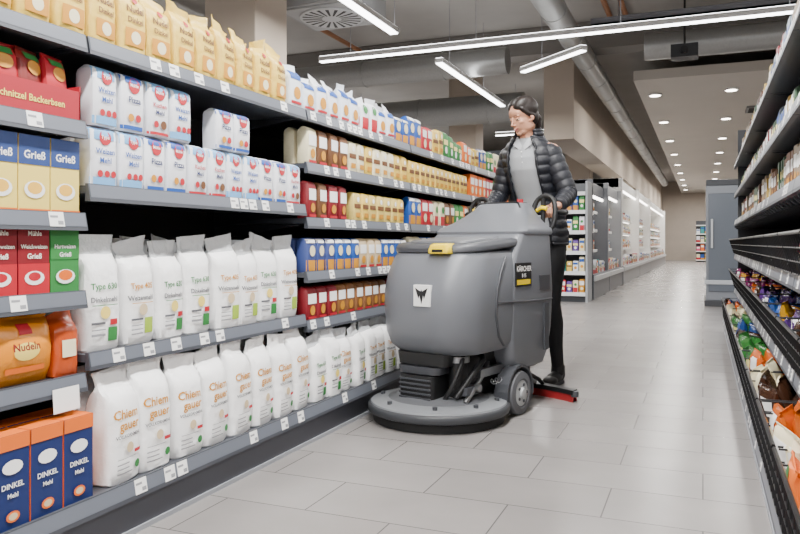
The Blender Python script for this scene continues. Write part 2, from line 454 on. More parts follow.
mb = MB()
row(mb, LX, 1, 1.62, 2.83, .55, .138, .10, .34, [(PAPER, des_sackA), (PAPER, des_sackA2)], rows=2, kind='sack', n=26, jit=.02, hj=.035, crumple=.0035, fin=PLAS, yaw=.12)
row(mb, LB, 1, 1.63, 2.84, .16, .142, .11, .345, [(PAPER, des_sackB)], rows=2, kind='sack', n=26, jit=.02, hj=.045, crumple=.0035, fin=PAPER, yaw=.12)
row(mb, LB, 1, 2.85, 4.35, .16, .13, .11, .31, [(PAPER, des_sackA), (PAPER, des_sackB), (PAPER, des_sackA2)], rows=2, kind='sack', n=22, jit=.02, hj=.05, crumple=.0035, fin=PLAS, yaw=.12)
mb.obj('flour_sacks')
mb = MB()
WB = M('#e6e8ee', .5)
FL = [(WB, des_flour), (WB, des_flour2), (WB, des_flour3)]
row(mb, LX, 1, 1.63, 2.83, 1.035, .103, .075, .178, FL, rows=2, kind='brick', n=16, jit=.006, block=2, cyc=True)
row(mb, LX, 1, 1.63, 2.09, 1.035+.18, .103, .075, .178, FL, rows=1, kind='brick', n=16, jit=.006, block=1, cyc=True)
row(mb, LX, 1, 2.22, 2.44, 1.035+.18, .103, .075, .15, [(WB, des_flour2)], rows=1, kind='brick', n=16, jit=.004)
mb.obj('flour_bags')
mb = MB()
YB = M('#dfbd55', .4, bump=.5, nscale=24)
row(mb, LX, 1, .4, 2.72, TOP, .112, .085, .225, [(YB, des_ybag)], rows=2, kind='sack', n=18, hj=.06, crumple=.003, yaw=.12)
row(mb, LX, 1, 3.35, 4.05, .98, .085, .06, .15, [(YB, des_yel2), (M('#d8bf6a'), des_yel2)], rows=2, kind='brick', n=12)
row(mb, LX, 1, 3.3, 4.09, 1.225, .085, .06, .16, [(YB, des_yel2), (CRE, des_yel2)], rows=2, kind='brick', n=12)
row(mb, LX, 1, 4.12, 5.3, 1.225, .085, .06, .15, [(YB, des_yel2)], rows=2, kind='brick', n=12)
mb.obj('pasta_bags')
mb = MB()
mixw = [(WB, des_wh), (CRE, des_wh), (WB, des_wh2), (M('#dfe6ee'), des_wh)]
mixc = [(RED, des_red), (GRN, des_grn), (BLU, des_blu), (CRE, des_wh2), (ORA, des_red), (BRN, des_brn), (YB, des_yel2)]
row(mb, LX, 1, 2.74, 3.9, TOP, .1, .07, .18, mixw, rows=1, kind='sack', n=14, block=2, hj=.12)
row(mb, LX, 1, 3.9, 6.58, TOP, .1, .07, .16, mixc, rows=1, kind='brick', n=12, block=2, hj=.2)
row(mb, LX, 1, 2.88, 3.3, .98, .085, .06, .17, [(DKR, des_brn), (BRN, des_brn)], rows=1, kind='brick', n=12)
row(mb, LX, 1, 2.88, 3.3, 1.225, .09, .06, .17, [(BRN, des_brn), (CRE, des_brn)], rows=2, kind='brick', n=12)
row(mb, LX, 1, 2.88, 4.08, .738, .085, .06, .155, [(NAVY, des_blu), (BLU, des_blu), (M('#3a4a86'), des_blu), (BEI, des_brn)], rows=2, kind='brick', n=12, block=3)
row(mb, LX, 1, 2.88, 4.08, .52, .09, .06, .15, [(BRN, des_brn), (DKR, des_brn), (M('#8c5c34'), des_brn)], rows=2, kind='brick', n=12, block=3)
row(mb, LX, 1, 4.12, 5.33, .98, .1, .06, .17, mixc, rows=1, kind='brick', n=12, block=2)
row(mb, LX, 1, 4.12, 5.33, .738, .1, .06, .17, mixc, rows=1, kind='brick', n=12, block=2)
row(mb, LX, 1, 4.12, 5.33, .52, .1, .06, .17, mixc, rows=1, kind='brick', n=12, block=2)
for z in (.52, .738, .98, 1.225): row(mb, LX, 1, 5.37, 6.56, z, .1, .06, .17, mixc, rows=1, kind='box', block=2)
row(mb, LB, 1, 4.4, 4.75, .16, .08, .08, .25, [(WB, des_wh2)], rows=1, kind='box')
row(mb, LB, 1, 4.8, 6.5, .16, .12, .1, .25, mixc, rows=1, kind='brick', block=2)
mb.obj('grocery_packages')
mb = MB()
PH = M('#e9b64a', .5)
d_gr = [('rect',-.5,.62,.5,1,M('#27407a')),('text','Grieß',0,.70,.3,W_),('circ',0,.3,.34,W_,.7),('circ',0,.32,.24,PH,.7),('rect',-.5,.0,.5,.05,ORA)]
d_ww = [('rect',-.5,.0,.5,.45,RED),('text','Weichweizen',0,.66,.155,M('#f6f2e6')),('text','Grieß',0,.52,.2,M('#f6f2e6')),('circ',0,.25,.32,W_,.6),('circ',0,.27,.2,RED,.6),('text','Mühle',0,.84,.18,M('#f6f2e6'))]
d_hw = [('rect',-.5,.5,.5,.8,GRN),('text','Hartweizen',0,.66,.16,W_),('text','Grieß',0,.54,.18,W_),('circ',0,.25,.34,W_,.6),('circ',0,.27,.25,ORA,.6)]
d_nv = [('rect',-.5,.84,.5,1,ORA),('circ',0,.66,.3,W_,.6),('text','DINKEL',0,.44,.19,W_),('text','Mehl',0,.34,.16,W_),('circ',0,.14,.2,ORA,.7),('circ',0,.14,.13,BEI,.7)]
y = 1.59-.099
for i in range(6):
    product(mb, (LX-.045, y-i*.102+.045, .95), (0,1,0), (1,0,0), .098, .055, .205, 'box', YEL, d_gr, off=.001)
    product(mb, (LX-.045, 1.535-i*.102, .73), (0,1,0), (1,0,0), .098, .055, .19, 'box', GRN if i == 0 else DKR, d_hw if i == 0 else d_ww, off=.001)
    for k in range(2):
        product(mb, (LB-.06-k*.085, 1.53-i*.105, .16), (0,1,0), (1,0,0), .1, .075, .235, 'box', NAVY, d_nv if k == 0 else (), off=.001, sidemat=ORA)
mb.obj('semolina_boxes')
mb = MB()
OB = M('#e08a1a', .3, bump=.5, nscale=20); OD = M('#b4481c', .3, bump=.5, nscale=20)
product(mb, (LX-.06, 1.41, .496), (0,1,0), (1,0,0), .2, .09, .18, 'pillow', OB, [('circ',0,.5,.2,YEL,.6),('text','Nudeln',0,.52,.14,DKR),('rect',-.3,.2,.3,.28,ORA),('rect',-.1,.75,.1,.9,RED)], n=22, crumple=.003)
product(mb, (LX-.06, 1.55, .496), (0,1,0), (1,0,0), .08, .08, .19, 'sack', OD, [('rect',-.3,.3,.3,.55,CRE)], n=18, crumple=.003)
product(mb, (LX-.06, 1.22, .496), (0,1,0), (1,0,0), .16, .09, .18, 'pillow', OB, [], n=22, crumple=.003)
mb.obj('noodle_packs')
mb = MB(); TR = M('#a3182a', .5)
x0, x1, ya, yb, z0 = LX-.2, LX-.012, 1.2, 1.585, 1.212
mb.box(x0, x1, ya, yb, z0, z0+.006, TR); mb.box(x1-.004, x1, ya, yb, z0, z0+.085, TR); mb.box(x0, x0+.004, ya, yb, z0, z0+.12, TR)
mb.box(x0, x1, ya, ya+.004, z0, z0+.1, TR); mb.box(x0, x1, yb-.004, yb, z0, z0+.1, TR)
product(mb, (x1-.0, 1.42, z0), (0,1,0), (1,0,0), .3, .002, .08, 'box', TR, [('text','Schnitzel Backerbsen',0,.4,.085,YEL)], off=.001)
for i in range(4):
    product(mb, (LX-.07, 1.28+i*.085, z0+.01), (0,1,0), (1,0,0), .1, .06, .17, 'pillow', RED if i % 2 else M('#7b1d1a', .35), [('circ',0,.7,.28,GOLD,.7),('rect',-.3,.82,.3,.93,GRN)], yaw=random.uniform(-.3,.3), n=16, crumple=.003)
mb.obj('snack_display_tray')

# right gondola
RX, RB, RXB = .28, .18, .78
baysR = [(.25+i*1.25, .25+(i+1)*1.25, [.44, .76, 1.08, 1.34, 1.62]) for i in range(6)]
g = gondola(-1, RB, RX, RXB, baysR, 1.95)
g.obj('supermarket_shelving_unit')
mixr = mixc+[(PINK, des_red), (PUR, des_grn), (TEA, des_wh), (GOLD, des_red), (M('#3b2a20'), des_brn)]
mixd = [(PUR, des_grn), (DKR, des_red), (GRN, des_grn), (M('#4a2a6a', .35), des_red), (NAVY, des_wh), (BRN, des_brn), (ORA, des_red), (PINK, des_grn), (M('#23401f', .4), des_grn), (GOLD, des_red)]
mixu = [(M('#8a7a66'), des_brn), (M('#5a3a2a'), des_brn), (CRE, des_wh), (M('#7d8a94'), des_wh), (DKR, des_red), (M('#3f5a44'), des_grn), (M('#b89a50'), des_red), (BRN, des_brn)]
mb = MB()
for (z, h, kind) in ((1.62, .2, 'box'), (1.34, .17, 'brick'), (1.08, .17, 'box')):
    row(mb, RX+.045, -1, .3, 7.7, z, .08, .06, h, [(c[0], c[1][:2]) for c in mixu], rows=1, kind=kind, n=10, block=4, hj=.08, dens=.82)
mb.obj('spice_packages')
mb = MB()
shiny = [(M(c, .25), dd) for c, dd in (('#7a1f5c', des_red), ('#8e1a22', des_grn), ('#2c6b2e', des_grn), ('#4a2a6a', des_red), ('#b8860b', des_red), ('#1c3f7a', des_wh[:2]), ('#c25a12', des_red), ('#3b2418', des_brn))]
row(mb, RX+.03, -1, .3, 7.7, .76, .12, .04, .11, shiny, rows=2, kind='pillow', n=12, block=2, hj=.1, crumple=.005, dens=.75, yaw=.4)
row(mb, RX+.015, -1, .3, 7.7, .44, .14, .05, .17, shiny, rows=3, kind='pillow', n=14, block=2, hj=.15, crumple=.007, yaw=.35, lean=.25)
row(mb, RB+.02, -1, .3, 2.1, .165, .2, .06, .2, [(CRE, des_red), (M('#e8b070', .3), des_red), (ORA, des_wh2)], rows=3, kind='pillow', n=16, hj=.15, crumple=.008, yaw=.35, lean=.25)
row(mb, RB+.02, -1, 2.1, 7.7, .165, .17, .06, .19, shiny+[(CRE, des_red)], rows=3, kind='pillow', n=16, block=2, hj=.15, crumple=.007, yaw=.35, lean=.25)
mb.obj('snack_bags')
mb = MB(); WR = M('#222326', .35, metal=.5)
def wire_front(x, z0, z1, y0, y1, top_out, nh=4, rt=.006):
    for k in range(nh):
        t = k/(nh-1); mb.tube([(x-top_out*t, y0, z0+(z1-z0)*t), (x-top_out*t, y1, z0+(z1-z0)*t)], rt if k == nh-1 else .003, WR, 6)
    y = y0
    while y <= y1+.001:
        mb.tube([(x, y, z0), (x-top_out, y, z1)], .003, WR, 5)
        y += .06
y = .27
while y < 7.6:
    wire_front(RX-.0, .45, .62, y, y+.6, .05); wire_front(RX-.005, .77, .90, y, y+.6, .04, 4); wire_front(RB, .165, .34, y, y+.6, .01)
    for yy in (y, y+.6):
        for k in range(5):
            mb.tube([(RX-.01-.01*k, yy, .46+.04*k), (RX+.4, yy, .46+.04*k)], .003, WR, 6)
            mb.tube([(RB, yy, .18+.04*k), (RB+.4, yy, .18+.04*k)], .003, WR, 6)
        for k in range(3): mb.tube([(RX-.02-.01*k, yy, .80+.05*k), (RX+.4, yy, .80+.05*k)], .003, WR, 6)
    y += .625
for i in range(60):
    yy = .4+i*.12
    mb.tube([(RXB-.01, yy, 1.0), (RX+.01, yy, 1.0), (RX-.01, yy, 1.02)], .0035, WR, 6)
mb.obj('wire_baskets')

# ------------------------------------------------------------------ background fixtures
mb = MB()
mb.box(-2.3, -1.56, 11.45, 11.5, 0, 1.78, M('#54565a', .5)); mb.box(-2.3, -2.27, 11.0, 11.5, 0, 1.78, DST); mb.box(-1.59, -1.56, 11.0, 11.5, 0, 1.78, M('#9a9da1', .5))
for z in (.14, .45, .75, 1.05, 1.35, 1.62):
    mb.box(-2.27, -1.59, 11.0, 11.45, z-.03, z, M('#c8cacc', .5)); mb.box(-2.27, -1.59, 10.985, 11.0, z-.05, z+.005, M('#d7d9da', .5))
mb.box(-2.27, -1.59, 11.03, 11.45, 0, .11, DST)
mb.obj('end_cap_shelf')
mb = MB()
for z in (.14, .45, .75, 1.05, 1.35):
    for i in range(7):
        c = random.choice(mixr+mixw)
        product(mb, (-2.2+i*.092, 11.07, z), (1,0,0), (0,-1,0), .08, .07, random.uniform(.15, .23), 'brick', c[0], c[1][:2], n=10)
mb.obj('end_cap_packages')

LITE = M('#fff8ee', .4, emit=10)
def chiller(y0, y1, h, col, colbase):
    mb = MB(); x0, x1 = -2.5, -1.55
    mb.box(x0, x0+.06, y0, y1, 0, h, M('#e6e6e4', .5))
    mb.box(x0, x1, y0, y1, 0, .38, colbase); mb.box(x1-.0, x1+.03, y0, y1, .28, .36, M('#c4c6c8', .4))
    mb.box(x0, x1-.1, y0, y1, h-.2, h, col)
    mb.box(x1-.14, x1-.1, y0+.05, y1-.05, h-.24, h-.2, LITE)
    for z in (.75, 1.1, 1.42):
        if z < h-.35:
            mb.box(x0, x1-.22, y0, y1, z-.03, z, M('#e4e4e2', .4)); mb.box(x1-.22, x1-.2, y0, y1, z-.04, z+.01, TAG)
            mb.box(x1-.3, x1-.27, y0+.05, y1-.05, z-.042, z-.03, M('#fff8ee', .4, emit=6))
    for yy in (y0, y1-.05):
        mb.box(x0, x1-.02, yy, yy+.05, 0, h, col)
    mb.obj('refrigerated_display_case', bevel=.01)
    mb = MB()
    for z, hh in ((.38, .2), (.75, .2), (1.1, .18), (1.42, .18)):
        if z < h-.35 or z == .38:
            y = y0+.12
            while y < y1-.1:
                c = random.choice(mixr+mixw*4)
                xx = x1-.3 if z > .4 else x1-.12
                product(mb, (xx, y, z), (0,1,0), (1,0,0), .14, .12, hh*random.uniform(.7, 1.1), 'box', c[0], c[1][:2])
                y += .15
    mb.obj('chilled_goods')
CG = M('#5d6066', .4); CW = M('#e4e3e0', .5)
chiller(11.6, 13.6, 1.85, CG, CG); chiller(13.65, 15.9, 1.95, M('#8d9094', .4), CG)
chiller(16.2, 20.5, 2.25, CW, M('#8d8f92', .4)); chiller(20.55, 25, 2.3, CW, M('#8d8f92', .4)); chiller(25.05, 35, 2.3, CW, M('#8d8f92', .4))

mb = MB()
mb.box(.04, .55, 11.0, 12.2, .08, 1.66, M('#7c8087', .35, metal=.3)); mb.box(.07, .52, 10.985, 11.0, .2, 1.55, M('#5f656e', .3, metal=.3))
mb.box(0.02, .57, 10.97, 12.22, .3, .36, M('#a9adb2', .3)); mb.box(0.02, .57, 10.97, 12.22, 0, .08, M('#33353a', .5))
mb.box(.1, .13, 10.955, 10.985, .8, 1.2, M('#c0c3c6', .3, metal=.6)); mb.box(.04, .55, 11.0, 12.2, 1.66, 1.74, M('#3c3f45', .5))
mb.obj('freezer_cabinet', bevel=.01)
mb = MB()
mb.box(-.3, 3.5, 37.0, 37.1, 0, 1.9, DST)
for z in (.1, .5, .9, 1.3, 1.7): mb.box(-.3, 3.5, 36.5, 37.0, z-.04, z, TAG)
mb.obj('end_wall_shelf')
mb = MB()
for z in (.1, .5, .9, 1.3):
    for i in range(21):
        c = random.choice(mixr+mixw*2); product(mb, (-.2+i*.18, 36.65, z), (1,0,0), (0,-1,0), .15, .12, random.uniform(.2, .33), 'box', c[0], c[1][:1])
mb.obj('end_wall_goods')

# ------------------------------------------------------------------ scrubber machine
RZ = math.radians(-14.06)
mach = empty('floor_scrubber_machine', (-1.19, 3.45, 0), RZ)
MG = M('#66696f', .4); MD = M('#3f4146', .42); MK = M('#141517', .5); LG = M('#a5a7a9', .4)
YELM = M('#f0d000', .35); METL = M('#9a9c9e', .3, metal=.9); RUB = M('#55565a', .7); MM = M('#56595e', .42)
def rrect(z, yf, yr, hw, rf, rr, seg=8, xo=0, dz=0):
    pts = []
    def arc(cx, cy, r, a0):
        for i in range(seg+1):
            a = math.radians(a0+90*i/seg); pts.append((cx+r*math.cos(a)+xo, cy+r*math.sin(a)))
    arc(hw-rr, yr-rr, rr, 0); arc(-hw+rr, yr-rr, rr, 90); arc(-hw+rf, yf+rf, rf, 180); arc(hw-rf, yf+rf, rf, 270)
    return [(x, y, z+dz*(y-yf)) for x, y in pts]
mb = MB()
mb.loft([rrect(*a) for a in [(.335,-.12,.36,.20,.14,.04),(.345,-.16,.36,.235,.16,.04),(.38,-.205,.36,.258,.18,.04),(.44,-.235,.36,.268,.19,.04),(.56,-.245,.36,.274,.19,.04),(.64,-.24,.36,.274,.19,.04),(.72,-.215,.36,.268,.18,.04),(.79,-.175,.36,.258,.17,.04),(.82,-.15,.36,.25,.16,.04),(.832,-.13,.36,.235,.15,.04)]], MG)
mb.obj('tank', mach, angle=40)
mb = MB()
mb.loft([rrect(*a, dz=.075) for a in [(.82,-.145,.42,.248,.16,.05),(.826,-.157,.42,.258,.17,.05),(.843,-.157,.42,.258,.17,.05),(.857,-.145,.42,.250,.16,.06),(.864,-.125,.42,.235,.14,.06),(.867,-.09,.40,.20,.11,.06)]], MD)
mb.loft([rrect(*a, dz=.075) for a in [(.869,-.075,.28,.18,.07,.05),(.878,-.07,.275,.175,.07,.05),(.880,-.06,.26,.165,.06,.04)]], MM)
mb.obj('tank_lid', mach, angle=40)
mb = MB()
mb.loft([rrect(*a) for a in [(.21,.30,.62,.22,.05,.06),(.23,.27,.66,.25,.05,.07),(.30,.22,.70,.262,.05,.08),(.42,.20,.725,.272,.04,.09),(.62,.20,.73,.279,.03,.09),(.80,.24,.725,.272,.03,.09),(.90,.30,.72,.268,.04,.09),(.93,.34,.715,.262,.04,.09)]], MG)
mb.obj('rear_housing', mach, angle=40)
mb = MB()
mb.loft([rrect(*a) for a in [(.915,.32,.74,.270,.05,.09),(.93,.32,.745,.274,.05,.09),(.95,.345,.745,.268,.06,.09),(.975,.40,.74,.235,.07,.09),(1.01,.46,.74,.20,.07,.09),(1.05,.52,.735,.165,.06,.07),(1.08,.55,.725,.145,.05,.06),(1.092,.57,.71,.13,.04,.05)]], MG)
mb.box(-.11, .11, .575, .70, 1.088, 1.097, MK); mb.box(-.05, .05, .6, .66, 1.097, 1.099, M('#2d5870', .2))
mb.tube([(-.14,.55,1.06),(-.12,.57,1.092),(.12,.57,1.092),(.14,.55,1.06)], .006, MK, 8)
mb.cyl((.105,.62,1.09), (.105,.62,1.112), .018, RED)
mb.obj('control_dash', mach, angle=40)
mb = MB()
for sx in (1, -1):
    mb.tube([(sx*.262,.16,.80),(sx*.272,.10,.74),(sx*.2755,.05,.64),(sx*.2755,.04,.52),(sx*.270,.08,.42),(sx*.262,.14,.37)], .006, MD, 8)
    mb.tube([(sx*.274,.05,.585),(sx*.279,.3,.575),(sx*.281,.5,.57),(sx*.276,.66,.57)], .005, MD, 8)
    mb.box(sx*.279-.004, sx*.279+.004, .56, .61, .3, .55, MD)
    x = sx*.277
    def q(y0, y1, z0, z1, m, o=0):
        a, c = sorted((x, x+sx*(.006+o))); mb.box(a, c, y0, y1, z0, z1, m)
    q(.23, .40, .65, .77, MK)
    q(.242, .388, .66, .685, YELM, .001)
    q(.50, .62, .62, .70, MD)
vs, fs = text2d('KÄRCHER')
mb.add([(.285, .315+v[0]*.036, .728+v[1]*.036) for v in vs], fs, W_)
vs, fs = text2d('B 95')
mb.add([(.285, .315+v[0]*.026, .697+v[1]*.026) for v in vs], fs, W_)
mb.obj('side_details', mach)
mb = MB()
yf = -.248; ex = .045
mb.box(ex-.046, ex+.046, yf-.004, yf+.02, .575, .675, M('#ececea', .4))
for (pts) in ([(0,.585),(-.011,.63),(0,.655),(.011,.63)], [(-.036,.662),(-.004,.645),(-.016,.61)], [(.036,.662),(.004,.645),(.016,.61)]):
    mb.add([(p[0]+ex, yf-.0055, p[1]) for p in pts], [tuple(range(len(pts)))], MK)
lx = .09
mb.loft([rrect(.82,-.186,-.12,.055,.012,.01,3,xo=lx), rrect(.833,-.188,-.12,.057,.012,.01,3,xo=lx), rrect(.860,-.18,-.11,.05,.012,.01,3,xo=lx), rrect(.868,-.16,-.1,.044,.012,.01,3,xo=lx)], YELM)
mb.box(lx-.03, lx+.03, -.19, -.18, .827, .84, MK)
mb.obj('front_emblem_and_latch', mach, bevel=.002)
mb = MB()
mb.loft([rrect(.12,-.05,.66,.15,.02,.02,3), rrect(.35,-.05,.66,.17,.02,.02,3)], MK)
mb.loft([rrect(.11,-.2,.0,.10,.03,.03,4,xo=-.03), rrect(.24,-.2,.0,.10,.03,.03,4,xo=-.03)], MK)
mb.loft([rrect(.245,-.185,.0,.115,.04,.03,4,xo=-.03), rrect(.28,-.19,.0,.12,.04,.03,4,xo=-.03)], MD)
mb.loft([rrect(.285,-.17,.0,.14,.04,.03,4,xo=-.02), rrect(.345,-.17,.0,.15,.04,.03,4,xo=-.02)], MK)
for i in range(5): mb.box(-.12, .06, -.205, -.195, .13+i*.022, .138+i*.022, MD)
mb.cyl((.12,-.05,.11), (.12,-.05,.30), .045, MK); mb.cyl((.12,-.05,.30), (.12,-.05,.33), .055, METL)
mb.tube([(.19,-.1,.12),(.2,.0,.2),(.18,.12,.26),(.14,.2,.28)], .012, METL, 10)
mb.tube([(.15,-.12,.14),(.2,-.06,.24),(.2,.05,.3),(.16,.1,.34)], .014, MK, 10)
mb.box(.17, .205, .02, .3, .22, .26, METL); mb.box(.16, .2, -.1, .04, .15, .19, MD)
sp = [(.215+.014*math.cos(a*.9), .10+a*.006, .19+.014*math.sin(a*.9)) for a in range(0, 26)]
mb.tube(sp, .003, METL, 6)
mb.cyl((.205,-.02,.18), (.225,-.02,.18), .018, METL, 12); mb.cyl((.205,.27,.24), (.23,.27,.24), .015, METL, 12)
mb.tube([(.1,-.14,.13),(.15,-.15,.2),(.17,-.1,.3),(.15,-.05,.34)], .011, MK, 10)
mb.obj('chassis', mach, angle=40, bevel=.003)
mb = MB()
dx = -.025
def circ(r, z, n=56): return [(dx+r*math.cos(2*math.pi*i/n), r*math.sin(2*math.pi*i/n), z) for i in range(n)]
mb.loft([circ(.325,.004), circ(.332,.05)], M('#161617', .8))
mb.loft([circ(.335,.045), circ(.348,.05), circ(.352,.06), circ(.352,.078), circ(.346,.086), circ(.335,.089)], M('#37393d', .5))
mb.loft([circ(.338,.088), circ(.335,.096), circ(.31,.102), circ(.25,.112)], M('#7d8084', .38), cap=False)
mb.loft([circ(.25,.112), circ(.22,.124), circ(.21,.132), circ(.12,.137)], M('#5a5c60', .42))
for a in (200, 250, 300, 340, 20):
    t = math.radians(a); mb.cyl((dx+.29*math.cos(t), .29*math.sin(t), .1), (dx+.29*math.cos(t), .29*math.sin(t), .118), .012, MD, 10)
mb.obj('brush_deck', mach, angle=40)
mb = MB()
for sx in (1, -1):
    x0, x1 = sx*.215, sx*.285; c = (.30, .112)
    def wr(r, x): return [(x, c[0]+r*math.cos(2*math.pi*i/36), c[1]+r*math.sin(2*math.pi*i/36)) for i in range(36)]
    mb.loft([wr(.09,x0), wr(.106,x0+sx*.006), wr(.112,x0+sx*.02), wr(.112,x1-sx*.02), wr(.106,x1-sx*.006), wr(.075,x1), wr(.07,x1-sx*.006)], RUB)
    mb.loft([wr(.07,x1-sx*.008), wr(.055,x1-sx*.002), wr(.03,x1-sx*.004), wr(.025,x1+sx*.008), wr(.015,x1+sx*.01)], LG)
    for k in range(5):
        a = 2*math.pi*k/5; yy, zz = c[0]+.043*math.cos(a), c[1]+.043*math.sin(a)
        mb.cyl((x1-sx*.01, yy, zz), (x1+sx*.002, yy, zz), .008, MD, 10)
    mb.cyl((sx*.14, .6, .045), (sx*.17, .6, .045), .045, RUB, 20); mb.box(min(sx*.13, sx*.18), max(sx*.13, sx*.18), .585, .615, .06, .14, METL)
mb.cyl((-.21,.3,.112), (.21,.3,.112), .02, METL)
mb.obj('wheels', mach, angle=40)
mb = MB()
for sx in (1, -1):
    pts = []
    for i in range(13):
        a = math.radians(-10+i*16.5); pts.append((.30+.13*math.cos(a), .112+.13*math.sin(a)))
    rings = []
    for (y, z) in pts:
        rings.append([(sx*.2, y, z), (sx*.275, y, z), (sx*.275, .30+(y-.30)*1.1, .112+(z-.112)*1.1), (sx*.2, .30+(y-.30)*1.1, .112+(z-.112)*1.1)])
    mb.loft(rings, MD, smooth=False)
mb.obj('wheel_arches', mach)
mb = MB()
def sq(x): return .83-.55*x*x
xs = [-.37+.74*i/20 for i in range(21)]
mb.loft([[(x, sq(x)-.03, .04), (x, sq(x)+.03, .04), (x, sq(x)+.03, .065), (x, sq(x)-.03, .065)] for x in xs], MK, smooth=False)
mb.loft([[(x, sq(x)-.028, .0), (x, sq(x)-.020, .0), (x, sq(x)-.018, .04), (x, sq(x)-.026, .04)] for x in xs], M('#8d1d20', .5), smooth=False)
mb.loft([[(x, sq(x)+.020, .0), (x, sq(x)+.028, .0), (x, sq(x)+.026, .04), (x, sq(x)+.018, .04)] for x in xs], M('#a5182a', .5), smooth=False)
for sx in (1, -1):
    mb.cyl((sx*.37, sq(.37)-.005, .03), (sx*.37, sq(.37)-.005, .06), .022, MD, 16)
    mb.tube([(sx*.12, .64, .16), (sx*.15, .76, .1), (sx*.15, .81, .07)], .012, MK, 8)
mb.box(-.1, .1, .79, .84, .065, .09, MG)
mb.tube([(0,.82,.08),(0,.86,.16),(0.04,.83,.3),(0.06,.77,.45),(0.06,.73,.6)], .022, MK, 12)
mb.obj('squeegee', mach)
mb = MB()
HB = (.755, 1.04)
mb.tube([(-.30, HB[0], HB[1]), (.30, HB[0], HB[1])], .0135, MK, 14)
for sx in (1, -1):
    mb.tube([(sx*.1, .70, 1.0), (sx*.12, .735, 1.03), (sx*.13, .755, 1.04)], .016, MK, 12)
    loop = []
    for i in range(28):
        a = 2*math.pi*i/28
        loop.append((sx*(.205+.066*math.copysign(abs(math.cos(a))**.8, math.cos(a))), .715+.02*math.sin(a), 1.03+.1*math.copysign(abs(math.sin(a))**.8, math.sin(a))))
    mb.tube(loop, .0145, MK, 10, closed=True)
    mb.tube([(sx*.205,.70,1.12),(sx*.205,.705,1.03),(sx*.2,.70,.94)], .013, MK, 10)
    mb.box(min(sx*.16, sx*.2), max(sx*.16, sx*.2), .68, .73, .93, .98, MK)
    mb.tube([(sx*.17,.70,1.05), (sx*.2,.69,1.065), (sx*.235,.69,1.06)], .012, YELM, 8)
    mb.cap_tube([(sx*.29,HB[0],HB[1]), (sx*.315,HB[0],HB[1])], [.017,.017], MK)
mb.obj('handlebar', mach)

# ------------------------------------------------------------------ woman
wom = empty('woman', (-.93, 4.57, 0), RZ)
SKIN = M('#c99276', .5); HAIR = M('#170d09', .5, bump=.12, nscale=140); JK = M('#11141d', .55, bump=.3, nscale=45)
POLO = M('#9a9da1', .8, bump=.1, nscale=120); PANT = M('#131418', .75); SHOE = M('#141416', .5)
def Wp(v):
    t = max(0, min(1, (v.z-.95)/.5))
    return Vector((v.x-.045*t, v.y-.055*t, v.z+.036*t))
def P(a, b, z): return Wp(Vector((a, -b, z)))
HM = Matrix.Translation(P(-.005, .095, 1.605)) @ Matrix.Rotation(math.radians(-26), 4, 'Z') @ Matrix.Rotation(math.radians(21), 4, 'X')
def H(x, y, z): return HM @ Vector((x, y, z))
HR = HM.to_3x3()
mb = MB()
def hell(c, r, n=24, m=14): mb.ell(H(*c), r, SKIN, n, m, HR)
hell((0,.015,.035), (.070,.090,.078)); hell((0,-.020,-.03), (.056,.061,.078)); hell((0,-.058,-.090), (.020,.020,.016))
for s in (1, -1):
    hell((s*.034,-.006,-.058), (.020,.042,.030)); hell((s*.018,-.040,-.082), (.020,.028,.018))
    hell((s*.032,-.044,-.022), (.022,.026,.022)); hell((s*.030,-.062,.018), (.020,.013,.006))
    hell((s*.009,-.086,-.033), (.006,.007,.005)); hell((s*.069,.014,-.012), (.007,.014,.024)); hell((s*.064,.004,-.030), (.009,.010,.010))
hell((0,-.066,-.057), (.024,.019,.018)); hell((0,-.053,.035), (.048,.026,.034))
mb.cap_tube([H(0,-.075,.014), H(0,-.088,-.012), H(0,-.098,-.028)], [.006,.0065,.008], SKIN)
mb.cap_tube([H(0,.035,-.04), P(0,.055,1.52), P(0,.045,1.46), P(0,.035,1.40)], [.043,.043,.047,.062], SKIN)
mb.ell(P(0,.03,1.30), (.130,.09,.16), SKIN); mb.ell(P(0,.01,1.08), (.115,.085,.17), SKIN)
mb.cap_tube([P(-.13,.03,1.405), P(0,.035,1.43), P(.13,.03,1.405)], [.042,.05,.042], SKIN)
arms = {}
for s in (1, -1):
    if s == 1: sh, el = P(.150,.03,1.395), P(.235,.06,1.145); wr_ = Vector((.245, -.305, 1.078))
    else: sh, el = P(-.150,.03,1.395), P(-.215,.09,1.145); wr_ = Vector((-.205, -.31, 1.078))
    arms[s] = (sh, el, wr_)
    mb.cap_tube([sh, sh.lerp(el,.5), el, el.lerp(wr_,.35), wr_], [.046,.038,.033,.033,.023], SKIN)
    a0 = wr_.x
    V3 = lambda a, b, z: Vector((a, -b, z))
    mb.cap_tube([wr_, V3(a0,.345,1.080), V3(a0,.378,1.074)], [.023,.026,.021], SKIN)
    for i, (off, L) in enumerate(((-.030,.92),(-.010,1.0),(.010,.95),(.029,.8))):
        ax = a0-off*s
        mb.cap_tube([V3(ax+off*s*.25,.342,1.078), V3(ax,.380,1.072)], [.0125,.011], SKIN)
        mb.cap_tube([V3(ax,.380,1.072), V3(ax,.380+.034*L,1.062), V3(ax,.380+.038*L,1.036), V3(ax,.380+.022*L,1.018), V3(ax,.380+.006*L,1.017)], [.0100,.0092,.0086,.008,.0074], SKIN, n=10)
    mb.cap_tube([V3(a0-s*.022,.328,1.068), V3(a0-s*.042,.357,1.052), V3(a0-s*.040,.380,1.024), V3(a0-s*.028,.394,1.018)], [.013,.011,.0098,.0085], SKIN, n=10)
remesh(mb, 'body', .0034, 5, wom, SKIN)
mb = MB()
LASH = M('#140c0a', .5); EW = M('#e9e4df', .3); LIP = M('#b0605a', .45); BROW = M('#33201a', .7)
